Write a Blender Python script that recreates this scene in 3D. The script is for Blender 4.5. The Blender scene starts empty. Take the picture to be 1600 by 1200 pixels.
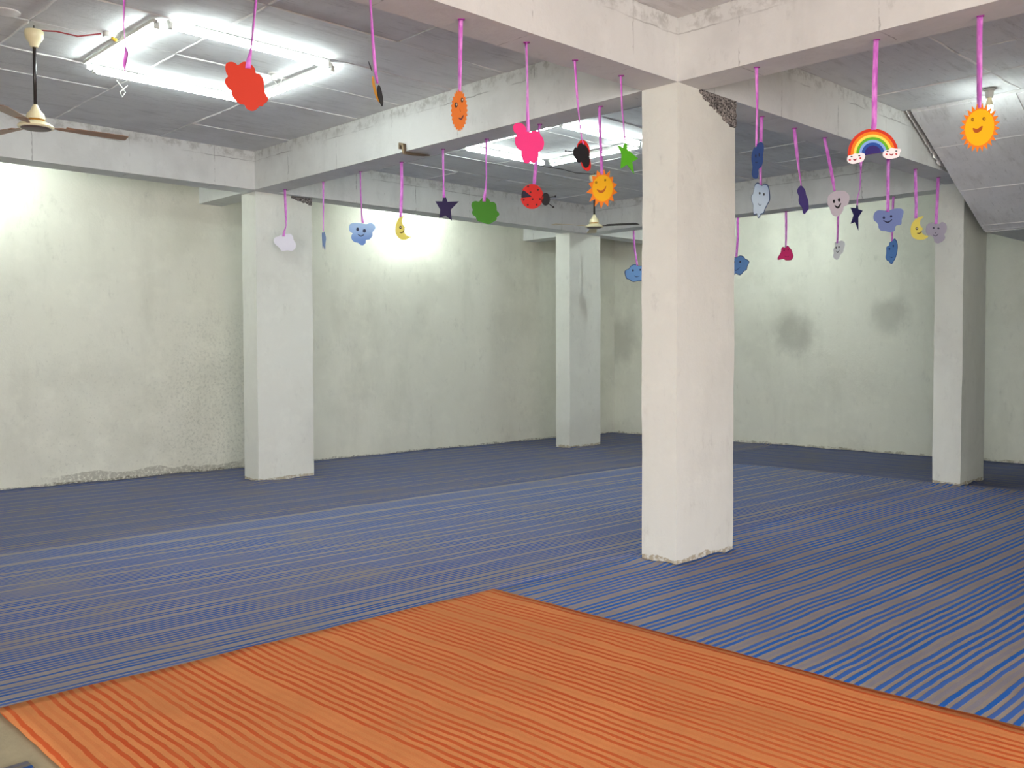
import bpy, bmesh, math, random
from mathutils import Vector, Matrix, noise
random.seed(7)
PI = math.pi
scn = bpy.context.scene
C = scn.collection

# ------------------------------------------------------------------ camera
FPX, PITCH, ROLL, PSI = 1461.7, -0.03344, 0.002634, 0.80143
CAM = Vector((-5.324, -3.8585, 1.5))
cp, sp, c_, s_ = math.cos(PITCH), math.sin(PITCH), math.cos(PSI), math.sin(PSI)
FWD = Vector((c_*cp, s_*cp, sp)); RT = Vector((s_, -c_, 0)); UP = RT.cross(FWD)
RT2 = RT*math.cos(ROLL) - UP*math.sin(ROLL); UP2 = RT*math.sin(ROLL) + UP*math.cos(ROLL)
cam = bpy.data.cameras.new('camera'); cam.sensor_width = 36; cam.lens = FPX/1600*36
cam.clip_start = 0.05; cam.clip_end = 200
co = bpy.data.objects.new('camera', cam); C.objects.link(co)
co.matrix_world = Matrix(((RT2.x, UP2.x, -FWD.x, CAM.x), (RT2.y, UP2.y, -FWD.y, CAM.y),
                          (RT2.z, UP2.z, -FWD.z, CAM.z), (0, 0, 0, 1)))
scn.camera = co

# ------------------------------------------------------------------ light and exposure
SKY_COLOR, SKY_STRENGTH = (1.0, 0.925, 0.93), 3.35
TUBE_POWER, BULB_POWER = 16.5, 330.0
EXPOSURE = 1.75
w = bpy.data.worlds.new('sky'); scn.world = w; w.use_nodes = True
bg = w.node_tree.nodes['Background']
bg.inputs[0].default_value = (*SKY_COLOR, 1); bg.inputs[1].default_value = SKY_STRENGTH
vs = scn.view_settings
vs.view_transform = 'Standard'; vs.look = 'None'; vs.gamma = 1; vs.exposure = EXPOSURE
vs.use_curve_mapping = False

# ------------------------------------------------------------------ measures of the hall (metres)
S, CZ = 3.351, 3.779                 # underside of beams, underside of ceiling
XW, YW = 8.0, 7.195                  # inner faces of the right and left walls
XB, YB = -9.0, -8.0                  # walls behind the camera
BW = 0.30                            # beam width
YB1, XB2 = 5.81, 5.65                # beam lines through the far columns

# ------------------------------------------------------------------ pixel -> ray (distance always from a surface)
def ray(u, v):
    return (FWD + RT2*((u-800)/FPX) + UP2*((600-v)/FPX))
def on_z(u, v, z):
    d = ray(u, v); return CAM + d*((z-CAM.z)/d.z)
def on_plane(u, v, p, n):
    d = ray(u, v); return CAM + d*((p-CAM).dot(n)/d.dot(n))

# ------------------------------------------------------------------ materials
def lin(c):
    c = c/255.0
    return c/12.92 if c <= .04045 else ((c+.055)/1.055)**2.4
def rgb(r, g, b): return (lin(r), lin(g), lin(b), 1)
class G:
    """tiny node-graph helper"""
    def __init__(s, name):
        s.m = bpy.data.materials.new(name); s.m.use_nodes = True
        s.t = s.m.node_tree; s.b = s.t.nodes['Principled BSDF']; s.o = s.t.nodes['Material Output']
    def n(s, typ, **kw):
        k = s.t.nodes.new(typ)
        for a, v in kw.items(): setattr(k, a, v)
        return k
    def L(s, a, b): s.t.links.new(a, b)
    def put(s, sock, v):
        if hasattr(v, 'default_value') or hasattr(v, 'is_output'): s.L(v, sock)
        else: sock.default_value = v
    def math(s, op, a, b=0.0, c=None):
        k = s.n('ShaderNodeMath', operation=op); s.put(k.inputs[0], a); s.put(k.inputs[1], b)
        if c is not None: s.put(k.inputs[2], c)
        return k.outputs[0]
    def pos(s):
        g = s.n('ShaderNodeNewGeometry'); return g.outputs['Position']
    def xyz(s, v):
        k = s.n('ShaderNodeSeparateXYZ'); s.L(v, k.inputs[0]); return k.outputs
    def noise(s, v, scale, detail=4, rough=.55, stretch=None):
        if stretch:
            mp = s.n('ShaderNodeMapping'); s.L(v, mp.inputs[0]); mp.inputs['Scale'].default_value = stretch; v = mp.outputs[0]
        k = s.n('ShaderNodeTexNoise'); s.L(v, k.inputs['Vector'])
        k.inputs['Scale'].default_value = scale; k.inputs['Detail'].default_value = detail; k.inputs['Roughness'].default_value = rough
        return k.outputs[0]
    def ramp(s, f, lo, hi):
        k = s.n('ShaderNodeMapRange', interpolation_type='SMOOTHSTEP'); s.L(f, k.inputs[0])
        k.inputs[1].default_value = lo; k.inputs[2].default_value = hi
        return k.outputs[0]
    def mix(s, f, a, b):
        k = s.n('ShaderNodeMix', data_type='RGBA')
        s.put(k.inputs[0], f); s.put(k.inputs[6], a); s.put(k.inputs[7], b); return k.outputs[2]
    def bump(s, h, strength=.3, dist=.01):
        k = s.n('ShaderNodeBump'); s.L(h, k.inputs['Height']); k.inputs['Strength'].default_value = strength
        k.inputs['Distance'].default_value = dist; s.L(k.outputs[0], s.b.inputs['Normal'])
    def blob(s, v, ctr, r, soft=.5, nz=None, amp=.5, stretch=(1, 1, 1)):
        """1 inside a roughly round patch about ctr, 0 outside, edge broken up by noise"""
        k = s.n('ShaderNodeVectorMath', operation='SUBTRACT'); s.L(v, k.inputs[0]); k.inputs[1].default_value = ctr
        m = s.n('ShaderNodeVectorMath', operation='MULTIPLY'); s.L(k.outputs[0], m.inputs[0]); m.inputs[1].default_value = stretch
        l = s.n('ShaderNodeVectorMath', operation='LENGTH'); s.L(m.outputs[0], l.inputs[0])
        d = l.outputs['Value']
        if nz is not None: d = s.math('ADD', d, s.math('MULTIPLY', s.math('SUBTRACT', nz, .5), amp*r*2))
        q = s.n('ShaderNodeMapRange', interpolation_type='SMOOTHSTEP'); s.L(d, q.inputs[0])
        q.inputs[1].default_value = r*(1+soft); q.inputs[2].default_value = r*(1-soft)
        return q.outputs[0]

def plain(name, col, rough=.6, spec=.3, metal=0.0):
    g = G(name); g.b.inputs['Base Color'].default_value = col; g.b.inputs['Roughness'].default_value = rough
    g.b.inputs['Specular IOR Level'].default_value = spec; g.b.inputs['Metallic'].default_value = metal
    return g.m

def plaster(name, base, dark, spots=.5, big=.35, lines=None, extra=None, rough=.9):
    g = G(name); P = g.pos()
    n1 = g.noise(P, .9, 5, .6); n2 = g.noise(P, 4.5, 6, .65); n3 = g.noise(P, 38, 4, .7); n4 = g.noise(P, 2.2, 5, .6, (1, 1, .22))
    col = g.mix(g.math('MULTIPLY', g.ramp(n1, .45, .72), big), base, dark)
    col = g.mix(g.math('MULTIPLY', g.ramp(n4, .52, .75), big*.8), col, dark)
    light = tuple(min(1, c*1.1) for c in base[:3]) + (1,)
    col = g.mix(g.math('MULTIPLY', g.ramp(n2, .5, .7), .35), col, light)
    speck = g.math('MULTIPLY', g.ramp(n3, .66, .76), g.ramp(n1, .42, .62))
    col = g.mix(g.math('MULTIPLY', speck, spots), col, tuple(c*.28 for c in dark[:3]) + (1,))
    n6 = g.noise(P, 13, 6, .75, (1, 1, .5)); n7 = g.noise(P, 3.1, 4, .6)
    col = g.mix(g.math('MULTIPLY', g.math('MULTIPLY', g.ramp(n6, .5, .74), g.ramp(n7, .45, .65)), .30), col, tuple(c*.6 for c in dark[:3]) + (1,))
    if lines: col = lines(g, P, col, n2)
    if extra: col = extra(g, P, col, n1, n2, n3)
    g.L(col, g.b.inputs['Base Color']); g.b.inputs['Roughness'].default_value = rough
    g.b.inputs['Specular IOR Level'].default_value = .2
    h = g.math('ADD', g.math('MULTIPLY', n2, 1.0), g.math('MULTIPLY', n3, .25))
    g.bump(h, .45, .012)
    return g.m

WALL = rgb(226, 227, 213); WALLD = rgb(198, 199, 184)
def band(g, coord, ctr, half, nz, amp):
    d = g.math('ABSOLUTE', g.math('ADD', g.math('SUBTRACT', coord, ctr), g.math('MULTIPLY', g.math('SUBTRACT', nz, .5), amp)))
    q = g.n('ShaderNodeMapRange', interpolation_type='SMOOTHSTEP'); g.L(d, q.inputs[0])
    q.inputs[1].default_value = half; q.inputs[2].default_value = half*.3; return q.outputs[0]
def wall_left_marks(g, P, col, n1, n2, n3):
    X, Y, Z = g.xyz(P)
    n5 = g.noise(P, 30, 8, .75)
    # damp bloom left of the first column and green-grey mould low down
    b = g.blob(P, (.25, YW, .75), .75, .6, n2, .8, (1, 1, .7))
    col = g.mix(g.math('MULTIPLY', b, g.math('MULTIPLY', g.ramp(n5, .46, .68), .42)), col, rgb(128, 136, 122))
    b2 = g.blob(P, (-1.4, YW, .55), .8, .7, n2, .8, (1, 1, .8))
    col = g.mix(g.math('MULTIPLY', b2, g.math('MULTIPLY', g.ramp(n5, .54, .70), .35)), col, rgb(138, 144, 132))
    # bare cement strip along the floor
    low = g.math('LESS_THAN', g.math('ADD', Z, g.math('MULTIPLY', g.math('SUBTRACT', n1, .5), .5)), .15)
    rx = g.math('MULTIPLY', g.ramp(X, -2.0, -1.5), g.math('SUBTRACT', 1, g.ramp(X, .4, .7)))
    m = g.math('MULTIPLY', g.math('MULTIPLY', low, rx), g.ramp(n5, .36, .52))
    col = g.mix(g.math('MULTIPLY', m, .55), col, rgb(134, 132, 118))
    # rough dark line at the old skirting all along
    e = g.math('MULTIPLY', g.math('LESS_THAN', Z, g.math('MULTIPLY', n2, .10)), g.ramp(n5, .4, .6))
    return g.mix(g.math('MULTIPLY', e, .7), col, rgb(92, 88, 76))
def wall_right_marks(g, P, col, n1, n2, n3):
    X, Y, Z = g.xyz(P)
    for ctr, r, k in (((XW, 3.58, 1.79), .30, .36), ((XW, 2.06, 2.03), .25, .30), ((XW, 7.1, 1.75), .40, .32)):
        col = g.mix(g.math('MULTIPLY', g.blob(P, ctr, r, .55, n2, .45), k), col, rgb(96, 96, 88))
    n5 = g.noise(P, 12, 6, .7)
    e = g.math('MULTIPLY', g.math('LESS_THAN', Z, g.math('MULTIPLY', n2, .12)), g.ramp(n5, .42, .6))
    return g.mix(g.math('MULTIPLY', e, .6), col, rgb(120, 112, 84))

def beam_lines(axis):
    def f(g, P, col, nz):
        X, Y, Z = g.xyz(P)
        br = g.noise(P, 7, 4, .6); br2 = g.noise(P, 1.6, 3, .6)
        h = band(g, Z, CZ-.11, .007, br, .035)
        col = g.mix(g.math('MULTIPLY', g.math('MULTIPLY', h, g.ramp(br2, .44, .62)), .5), col, rgb(92, 92, 90))
        t = g.math('MULTIPLY', g.math('FRACT', g.math('DIVIDE', (X if axis == 'x' else Y), .93)), .93)
        v = band(g, t, .45, .007, br, .05)
        col = g.mix(g.math('MULTIPLY', g.math('MULTIPLY', v, g.ramp(br, .44, .62)), .5), col, rgb(92, 92, 90))
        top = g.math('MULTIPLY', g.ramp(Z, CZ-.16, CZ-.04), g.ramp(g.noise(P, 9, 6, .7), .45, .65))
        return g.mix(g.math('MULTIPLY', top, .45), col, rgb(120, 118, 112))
    return f
def column_marks(g, P, col, n1, n2, n3):
    X, Y, Z = g.xyz(P)
    n5 = g.noise(P, 22, 5, .7)
    e = g.math('MULTIPLY', g.math('LESS_THAN', Z, g.math('MULTIPLY', n2, .10)), g.ramp(n5, .38, .55))
    return g.mix(g.math('MULTIPLY', e, .8), col, rgb(165, 152, 122))

M = {}
M['wall_l'] = plaster('limewashed wall with damp', WALL, WALLD, .45, .45, extra=wall_left_marks)
M['wall_r'] = plaster('limewashed wall with soot', WALL, WALLD, .45, .45, extra=wall_right_marks)
M['wall'] = plaster('limewashed wall', WALL, WALLD, .4, .4)
M['column'] = plaster('limewashed column', rgb(222, 224, 215), rgb(194, 194, 185), .6, .35, extra=column_marks)
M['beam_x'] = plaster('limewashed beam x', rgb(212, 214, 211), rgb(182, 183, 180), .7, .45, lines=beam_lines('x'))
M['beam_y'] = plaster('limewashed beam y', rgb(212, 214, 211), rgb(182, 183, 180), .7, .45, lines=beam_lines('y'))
def streaks(g, P, col, n1, n2, n3):
    s1 = g.noise(P, 6, 5, .65, (.35, 2.2, 1)); s2 = g.noise(P, 16, 5, .7, (.25, 2.5, 1))
    col = g.mix(g.math('MULTIPLY', g.ramp(s1, .5, .72), .4), col, rgb(172, 171, 169))
    return g.mix(g.math('MULTIPLY', g.ramp(s2, .58, .72), .45), col, rgb(130, 129, 126))
M['ceil'] = plaster('whitewashed ceiling concrete', rgb(216, 217, 217), rgb(182, 182, 181), .8, .5, extra=streaks)
M['joint'] = plaster('grey ceiling joint', rgb(160, 160, 158), rgb(120, 119, 117), .6, .5)  # darker grey of the slab behind the plates, showing in their joints
M['ridge'] = plaster('whitewashed joint ridge', rgb(234, 234, 232), rgb(190, 190, 187), .5, .4)
def broken(g, P, col, n1, n2, n3):
    a = g.noise(P, 70, 5, .75)
    return g.mix(g.ramp(a, .40, .60), rgb(48, 46, 46), col)
M['rough'] = plaster('broken bare concrete', rgb(176, 170, 164), rgb(120, 116, 112), 1.0, .9, extra=broken)
M['floor'] = plaster('cement floor', rgb(190, 180, 150), rgb(150, 140, 115), .6, .5)

# ------------------------------------------------------------------ mesh helpers
def link(name, me, mat=None, parent=None):
    o = bpy.data.objects.new(name, me); C.objects.link(o)
    if mat and me is not None and not me.materials: me.materials.append(mat)
    if parent: o.parent = parent
    return o
def tag(o, label, cat=None, group=None, kind=None):
    o['label'] = label
    if cat: o['category'] = cat
    if group: o['group'] = group
    if kind: o['kind'] = kind
    return o
def from_bm(name, bm, mat, parent=None, smooth=False):
    me = bpy.data.meshes.new(name); bm.normal_update(); bm.to_mesh(me); bm.free()
    if smooth:
        for p in me.polygons: p.use_smooth = True
    return link(name, me, mat, parent)
def nz3(p, s, seed=0.0):
    return noise.noise_vector(Vector((p[0]*s+seed, p[1]*s-seed, p[2]*s+seed*.5)))
def rough_box(name, lo, hi, mat, seg=.16, amp=.006, parent=None, keep_z=True):
    """box of hand-plastered concrete: subdivided faces, corners and faces slightly uneven"""
    n = [max(1, int(round((hi[i]-lo[i])/seg))) for i in range(3)]
    bm = bmesh.new(); vd = {}
    def vert(i, j, k):
        key = (i, j, k)
        if key not in vd:
            p = Vector((lo[0]+(hi[0]-lo[0])*i/n[0], lo[1]+(hi[1]-lo[1])*j/n[1], lo[2]+(hi[2]-lo[2])*k/n[2]))
            d = nz3(p, 2.1)*amp + nz3(p, 9, 3.3)*amp*.45
            if keep_z and k in (0, n[2]): d.z = 0
            vd[key] = bm.verts.new(p+d)
        return vd[key]
    def quad(a, b, c, d): bm.faces.new((a, b, c, d))
    for i in range(n[0]):
        for j in range(n[1]):
            quad(vert(i, j, 0), vert(i, j+1, 0), vert(i+1, j+1, 0), vert(i+1, j, 0))
            quad(vert(i, j, n[2]), vert(i+1, j, n[2]), vert(i+1, j+1, n[2]), vert(i, j+1, n[2]))
    for i in range(n[0]):
        for k in range(n[2]):
            quad(vert(i, 0, k), vert(i+1, 0, k), vert(i+1, 0, k+1), vert(i, 0, k+1))
            quad(vert(i, n[1], k), vert(i, n[1], k+1), vert(i+1, n[1], k+1), vert(i+1, n[1], k))
    for j in range(n[1]):
        for k in range(n[2]):
            quad(vert(0, j, k), vert(0, j, k+1), vert(0, j+1, k+1), vert(0, j+1, k))
            quad(vert(n[0], j, k), vert(n[0], j+1, k), vert(n[0], j+1, k+1), vert(n[0], j, k+1))
    return from_bm(name, bm, mat, parent)
def tube(name, pts, r, mat, parent=None, seg=8, cap=True):
    """round tube along a list of points; r a number or a list"""
    pts = [Vector(p) for p in pts]; rs = r if isinstance(r, (list, tuple)) else [r]*len(pts)
    bm = bmesh.new(); rings = []; ref = None
    for i, p in enumerate(pts):
        d = (pts[min(i+1, len(pts)-1)]-pts[max(i-1, 0)]).normalized()
        if ref is None: ref = Vector((0, 0, 1)) if abs(d.z) < .9 else Vector((1, 0, 0))
        a = (ref - d*ref.dot(d)).normalized(); b = d.cross(a); ref = a
        rings.append([bm.verts.new(p + (a*math.cos(t)+b*math.sin(t))*rs[i]) for t in [2*PI*k/seg for k in range(seg)]])
    for A, B in zip(rings, rings[1:]):
        for k in range(seg): bm.faces.new((A[k], A[(k+1) % seg], B[(k+1) % seg], B[k]))
    if cap: bm.faces.new(rings[0][::-1]); bm.faces.new(rings[-1])
    return from_bm(name, bm, mat, parent, True)
def lathe(name, prof, mat, parent=None, seg=32, loc=(0, 0, 0)):
    bm = bmesh.new(); rings = []
    for r, z in prof:
        rings.append([bm.verts.new((loc[0]+r*math.cos(2*PI*k/seg), loc[1]+r*math.sin(2*PI*k/seg), loc[2]+z)) for k in range(seg)] if r > 1e-6
                     else [bm.verts.new((loc[0], loc[1], loc[2]+z))])
    for A, B in zip(rings, rings[1:]):
        for k in range(seg):
            if len(A) == 1 and len(B) == 1: continue
            if len(A) == 1: bm.faces.new((A[0], B[(k+1) % seg], B[k]))
            elif len(B) == 1: bm.faces.new((A[k], A[(k+1) % seg], B[0]))
            else: bm.faces.new((A[k], A[(k+1) % seg], B[(k+1) % seg], B[k]))
    bmesh.ops.recalc_face_normals(bm, faces=bm.faces[:])
    o = from_bm(name, bm, mat, parent, True)
    o.data.set_sharp_from_angle(angle=math.radians(40)) if hasattr(o.data, 'set_sharp_from_angle') else None
    return o
def empty(name, loc=(0, 0, 0)):
    o = bpy.data.objects.new(name, None); C.objects.link(o); o.location = loc; o.empty_display_size = .1
    return o
def adopt(parent, *objs):
    """parent parts that were built in world coordinates to an Empty that stands at its own place"""
    inv = Matrix.Translation(-parent.location)
    for o in objs:
        o.parent = parent; o.matrix_parent_inverse = inv
UNIT = bpy.data.meshes.new('panel')
bm = bmesh.new(); bmesh.ops.create_cube(bm, size=1.0); bm.to_mesh(UNIT); bm.free(); UNIT.materials.append(M['ceil'])

# ------------------------------------------------------------------ the shell
T = .2
fl = rough_box('floor', (XB-4, YB-4, -.15), (XW+T, YW+T, 0), M['floor'], 2.0, 0.0); tag(fl, 'beige cement floor showing bare at the near left corner', kind='structure')
ce = rough_box('ceiling', (XB-T, YB-T, CZ+.012), (XW+T, YW+T, CZ+.2), M['joint'], 3.0, 0.0); tag(ce, 'whitewashed concrete ceiling with formwork joints', kind='structure')
o = rough_box('wall_left', (XB, YW, 0), (XW+T, YW+T, CZ+.012), M['wall_l'], .3, .006); tag(o, 'long pale green-grey limewashed wall on the left', kind='structure')
o = rough_box('wall_right', (XW, YB, 0), (XW+T, YW, CZ+.012), M['wall_r'], .3, .006); tag(o, 'pale limewashed far wall with round soot stains on the right', kind='structure')
# walls behind the camera: a wide shutter opening in one, a window in the other
OY0, OY1, OZ = -7.4, -3.2, 3.1
for a, b in (((XB-T, YB, 0), (XB, OY0, CZ+.012)), ((XB-T, OY1, 0), (XB, YW+T, CZ+.012)), ((XB-T, OY0, OZ), (XB, OY1, CZ+.012))):
    o = rough_box('wall_back', a, b, M['wall'], 1.0, 0.0); tag(o, 'limewashed wall round the wide shutter opening behind the camera', kind='structure')
WX0, WX1, WZ0, WZ1 = -8.6, -2.2, .1, 3.1
for a, b in (((XB-T, YB-T, 0), (WX0, YB, CZ+.012)), ((WX1, YB-T, 0), (XW+T, YB, CZ+.012)), ((WX0, YB-T, 0), (WX1, YB, WZ0)), ((WX0, YB-T, WZ1), (WX1, YB, CZ+.012))):
    o = rough_box('wall_front', a, b, M['wall'], 1.0, 0.0); tag(o, 'limewashed wall with an open window behind the camera', kind='structure')
for nm, loc, rot, sx, sy in (('opening_portal', (XB-.02, (OY0+OY1)/2, OZ/2), (0, -PI/2, 0), OZ, OY1-OY0),
                             ('window_portal', ((WX0+WX1)/2, YB-.02, (WZ0+WZ1)/2), (PI/2, 0, 0), WX1-WX0, WZ1-WZ0)):
    ld = bpy.data.lights.new(nm, 'AREA'); ld.shape = 'RECTANGLE'; ld.size = sx; ld.size_y = sy; ld.cycles.is_portal = True
    lo = bpy.data.objects.new(nm, ld); C.objects.link(lo); lo.location = loc; lo.rotation_euler = rot

o = rough_box('wall_light_block', (2.9, -2.12, 0), (XW, -1.96, CZ+.012), M['wall'], .5, .004); tag(o, 'unseen limewashed wall added to shade the stair corner, beyond the right edge of the view', kind='structure')  # added unseen wall, keeps daylight off the right column and slab

# columns, 0.71 x 0.30 m, each standing under a crossing of beams
COLS = [((0, 0), (.713, .303), 'broad whitewashed column nearest the camera, chipped at its top right'),
        ((.058, 5.907), (.797, 6.231), 'white column in front of the long left wall, beside the white hanging cloud'),
        ((5.408, 5.934), (6.132, 6.228), 'farthest white column near the corner of the two walls'),
        ((5.388, .089), (6.079, .395), 'white column under the sloping slab at the right, one face in shade')]
columns = []
for (x0, y0), (x1, y1), lab in COLS:
    o = rough_box('column', (x0, y0, 0), (x1, y1, S), M['column'], .1, .006); tag(o, lab, 'column', kind='structure'); columns.append(o)

def beam(lo, hi, ax, lab):
    o = rough_box('beam', lo, hi, M['beam_'+ax], .14, .006); tag(o, lab, 'beam', kind='structure'); return o
TOP = CZ+.012
beam((XB, 0, S), (XW, BW, TOP), 'x', 'concrete beam crossing over the nearest column from top left to the sloping slab')
beam((XB, YB1, S), (XW, YB1+BW, TOP), 'x', 'concrete beam parallel to the left wall over the two far columns')
beam((0, YB, S), (BW, 0, TOP), 'y', 'concrete beam from the nearest column towards the upper right corner')
beam((0, BW, S), (BW, YB1, TOP), 'y', 'concrete beam from the nearest column back to the left column')
beam((0, YB1+BW, S), (BW, YW, TOP), 'y', 'short concrete beam from the left column to the left wall')
beam((XB2, BW, S), (XB2+BW, YB1, TOP), 'y', 'concrete beam between the farthest column and the right column')
beam((XB2, YB1+BW, S), (XB2+BW, YW, TOP), 'y', 'short concrete beam from the farthest column to the left wall')

# ceiling plates left by the formwork, each a little out of level, and the ridges along their joints
def ridge_mesh(seed):
    bm = bmesh.new(); n = 14; rows = []
    for i in range(n+1):
        t = i/n; w_ = .5*(.55+.9*abs(noise.noise(Vector((t*5, seed, .3))))); h = .5+.8*abs(noise.noise(Vector((t*7, seed, 4.3)))); off = .45*noise.noise(Vector((t*3, seed, 9.1)))
        if i in (0, n): w_ *= .3; h *= .2
        rows.append([bm.verts.new((t-.5, off+a*w_, -h*b)) for a, b in ((-1, 0), (-.45, 1), (.45, 1), (1, 0))])
    for A, B in zip(rows, rows[1:]):
        for k in range(3): bm.faces.new((A[k], B[k], B[k+1], A[k+1]))
    me = bpy.data.meshes.new('joint_ridge'); bm.to_mesh(me); bm.free(); me.materials.append(M['ridge']); return me
RIDGES = [ridge_mesh(s*3.7) for s in range(5)]
rnd = random.Random(11)
def ridge(a, b, z, wid=.028, hgt=.012, parent=ce):
    a, b = Vector(a), Vector(b); d = b-a; o = link('joint_ridge', rnd.choice(RIDGES), None, parent)
    o.location = (*((a+b)/2), z); o.rotation_euler = (0, 0, math.atan2(d.y, d.x)+(PI if rnd.random() < .5 else 0)); o.scale = (d.length, wid, hgt)
def bay(xs, ys, strong=(), p=.45):
    for i in range(len(xs)-1):
        for j in range(len(ys)-1):
            th = .012+rnd.uniform(-.003, .004)
            o = link('panel', UNIT, None, ce)
            o.scale = (xs[i+1]-xs[i]-.009, ys[j+1]-ys[j]-.009, th)
            o.location = ((xs[i]+xs[i+1])/2, (ys[j]+ys[j+1])/2, CZ+.012-th/2)
            o.rotation_euler = (rnd.uniform(-.003, .003), rnd.uniform(-.003, .003), 0)
            zz = CZ-.001
            if i > 0 and (rnd.random() < p or ('x', i) in strong): ridge((xs[i]+rnd.uniform(-.008, .008), ys[j]+.01), (xs[i]+rnd.uniform(-.008, .008), ys[j+1]-.01), zz, rnd.uniform(.018, .034), rnd.uniform(.007, .014))
            if j > 0 and (rnd.random() < p or ('y', j) in strong): ridge((xs[i]+.01, ys[j]+rnd.uniform(-.008, .008)), (xs[i+1]-.01, ys[j]+rnd.uniform(-.008, .008)), zz, rnd.uniform(.016, .03), rnd.uniform(.006, .013))
bay([-6.3, -5.28, -4.23, -3.18, -2.15, -1.1, 0], [.3, 1.02, 1.70, 2.37, 3.08, 3.78, 4.40, 5.05, YB1], {('x', 3), ('x', 4), ('y', 5)}, .42)
bay([.3, .85, 1.62, 2.45, 3.25, 4.05, 4.85, XB2], [.3, 1.2, 2.10, 2.86, 3.65, 4.43, 5.12, YB1], {('y', 3), ('y', 5)}, .45)
bay([.3, .95, 1.42, 2.14, 2.86, 3.58], [-3.1, -2.07, -1.04, 0], {('x', 5), ('y', 2), ('x', 4)}, .25)
bay([-3.2, -2.15, -1.1, 0], [-2.1, -1.4, -.7, 0], (), .2)
bay([-6.3, -5.28, -4.23, -3.18, -2.15, -1.1, 0], [YB1+BW, 6.66, YW], (), .2)
bay([.3, 1.65, 3.0, 4.35, XB2], [YB1+BW, 6.66, YW], (), .2)
bay([XB2+BW, 6.95, XW], [.3, 1.68, 3.06, 4.43, YB1], (), .2)

# sloping slab of the stair coming down at the right, with a landing before the far wall
X0, X1, ZL, EY, SY = 3.60, 5.52, 2.815, -.072, -1.9
slope = (CZ-ZL)/(X1-X0)
ss = empty('stair_slab', (X0, EY, CZ)); tag(ss, 'grey sloping underside of a stair slab at the upper right', 'stair slab', kind='structure')
bm = bmesh.new()
N, TH = 26, .16
def zs(x): return CZ+.004-(x-X0)*slope if x < X1 else ZL
xs_ = sorted([X0+.004+(XW-.003-X0-.004)*i/60 for i in range(61)] + [5.3849, 5.3851, X1])
def edge_y(x):
    e = EY
    return e + .007*noise.noise(Vector((x*5, 1.3, 0)))
rows = []
for x in xs_:
    z = zs(x); y = edge_y(x)
    rows.append([bm.verts.new(v) for v in ((x, y, z+.008*noise.noise(Vector((x*6, 0, 2)))), (x, SY, z), (x, SY, min(z+TH, CZ+.01)), (x, y, min(z+TH, CZ+.01)))])
for A, B in zip(rows, rows[1:]):
    for k in range(4): bm.faces.new((A[k], A[(k+1) % 4], B[(k+1) % 4], B[k]))
bm.faces.new(rows[0][::-1]); bm.faces.new(rows[-1])
bmesh.ops.recalc_face_normals(bm, faces=bm.faces[:])
slab = from_bm('slab', bm, M['ceil']); adopt(ss, slab)
cuts = [3.62, 4.14, 4.81, 5.41]; ang = math.atan(slope)
def slope_panel(a, b, y_in, y_out):
    """plate under the slab between x=a and x=b; y_in(x) follows the slab's edge"""
    bm = bmesh.new(); rows = []; n = 6
    for i in range(n+1):
        x = a+(b-a)*i/n; z = zs(x)-.0005
        rows.append([bm.verts.new(v) for v in ((x, y_in(x), z), (x, y_out, z), (x, y_out, z-.011), (x, y_in(x), z-.011))])
    for A, B in zip(rows, rows[1:]):
        for k in range(4): bm.faces.new((A[k], A[(k+1) % 4], B[(k+1) % 4], B[k]))
    bm.faces.new(rows[0][::-1]); bm.faces.new(rows[-1]); bmesh.ops.recalc_face_normals(bm, faces=bm.faces[:])
    adopt(ss, from_bm('panel', bm, M['ceil']))
for a, b in zip(cuts, cuts[1:]):
    slope_panel(a+.005, b-.005, lambda x: edge_y(x)-.004, -.985); slope_panel(a+.005, b-.005, lambda x: -.995, SY)
slope_panel(5.56, XW-.004, lambda x: edge_y(x)-.004, SY)
for x in cuts[1:]:
    o = link('joint_ridge', RIDGES[1]); o.location = (x, (EY+SY)/2, zs(x)-.009); o.rotation_euler = (0, 0, PI/2); o.scale = (abs(SY-EY), .028, .012); adopt(ss, o)
# broken mortar filling the gap between the beam and the slab
bm = bmesh.new(); prev = None
for i in range(111):
    x = 3.60+.95*i/110; z = max(zs(x), S+.035)
    q = lambda f, t: noise.noise(Vector((x*f, t, 0)))
    ring = [bm.verts.new(v) for v in ((x, -.001, z+.17+.07*q(11, 1)), (x, -.012+.010*q(31, 2), z+.12+.05*q(17, 3)), (x, -.020+.016*q(45, 4), z+.06+.03*q(23, 5)), (x, -.028+.014*q(38, 6), z-.004+.03*q(29, 7)), (x, -.022, z+.09))]
    if prev:
        for a in range(4): bm.faces.new((prev[a], ring[a], ring[a+1], prev[a+1]))
    prev = ring
o = from_bm('mortar', bm, M['ridge']); adopt(ss, o)

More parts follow.
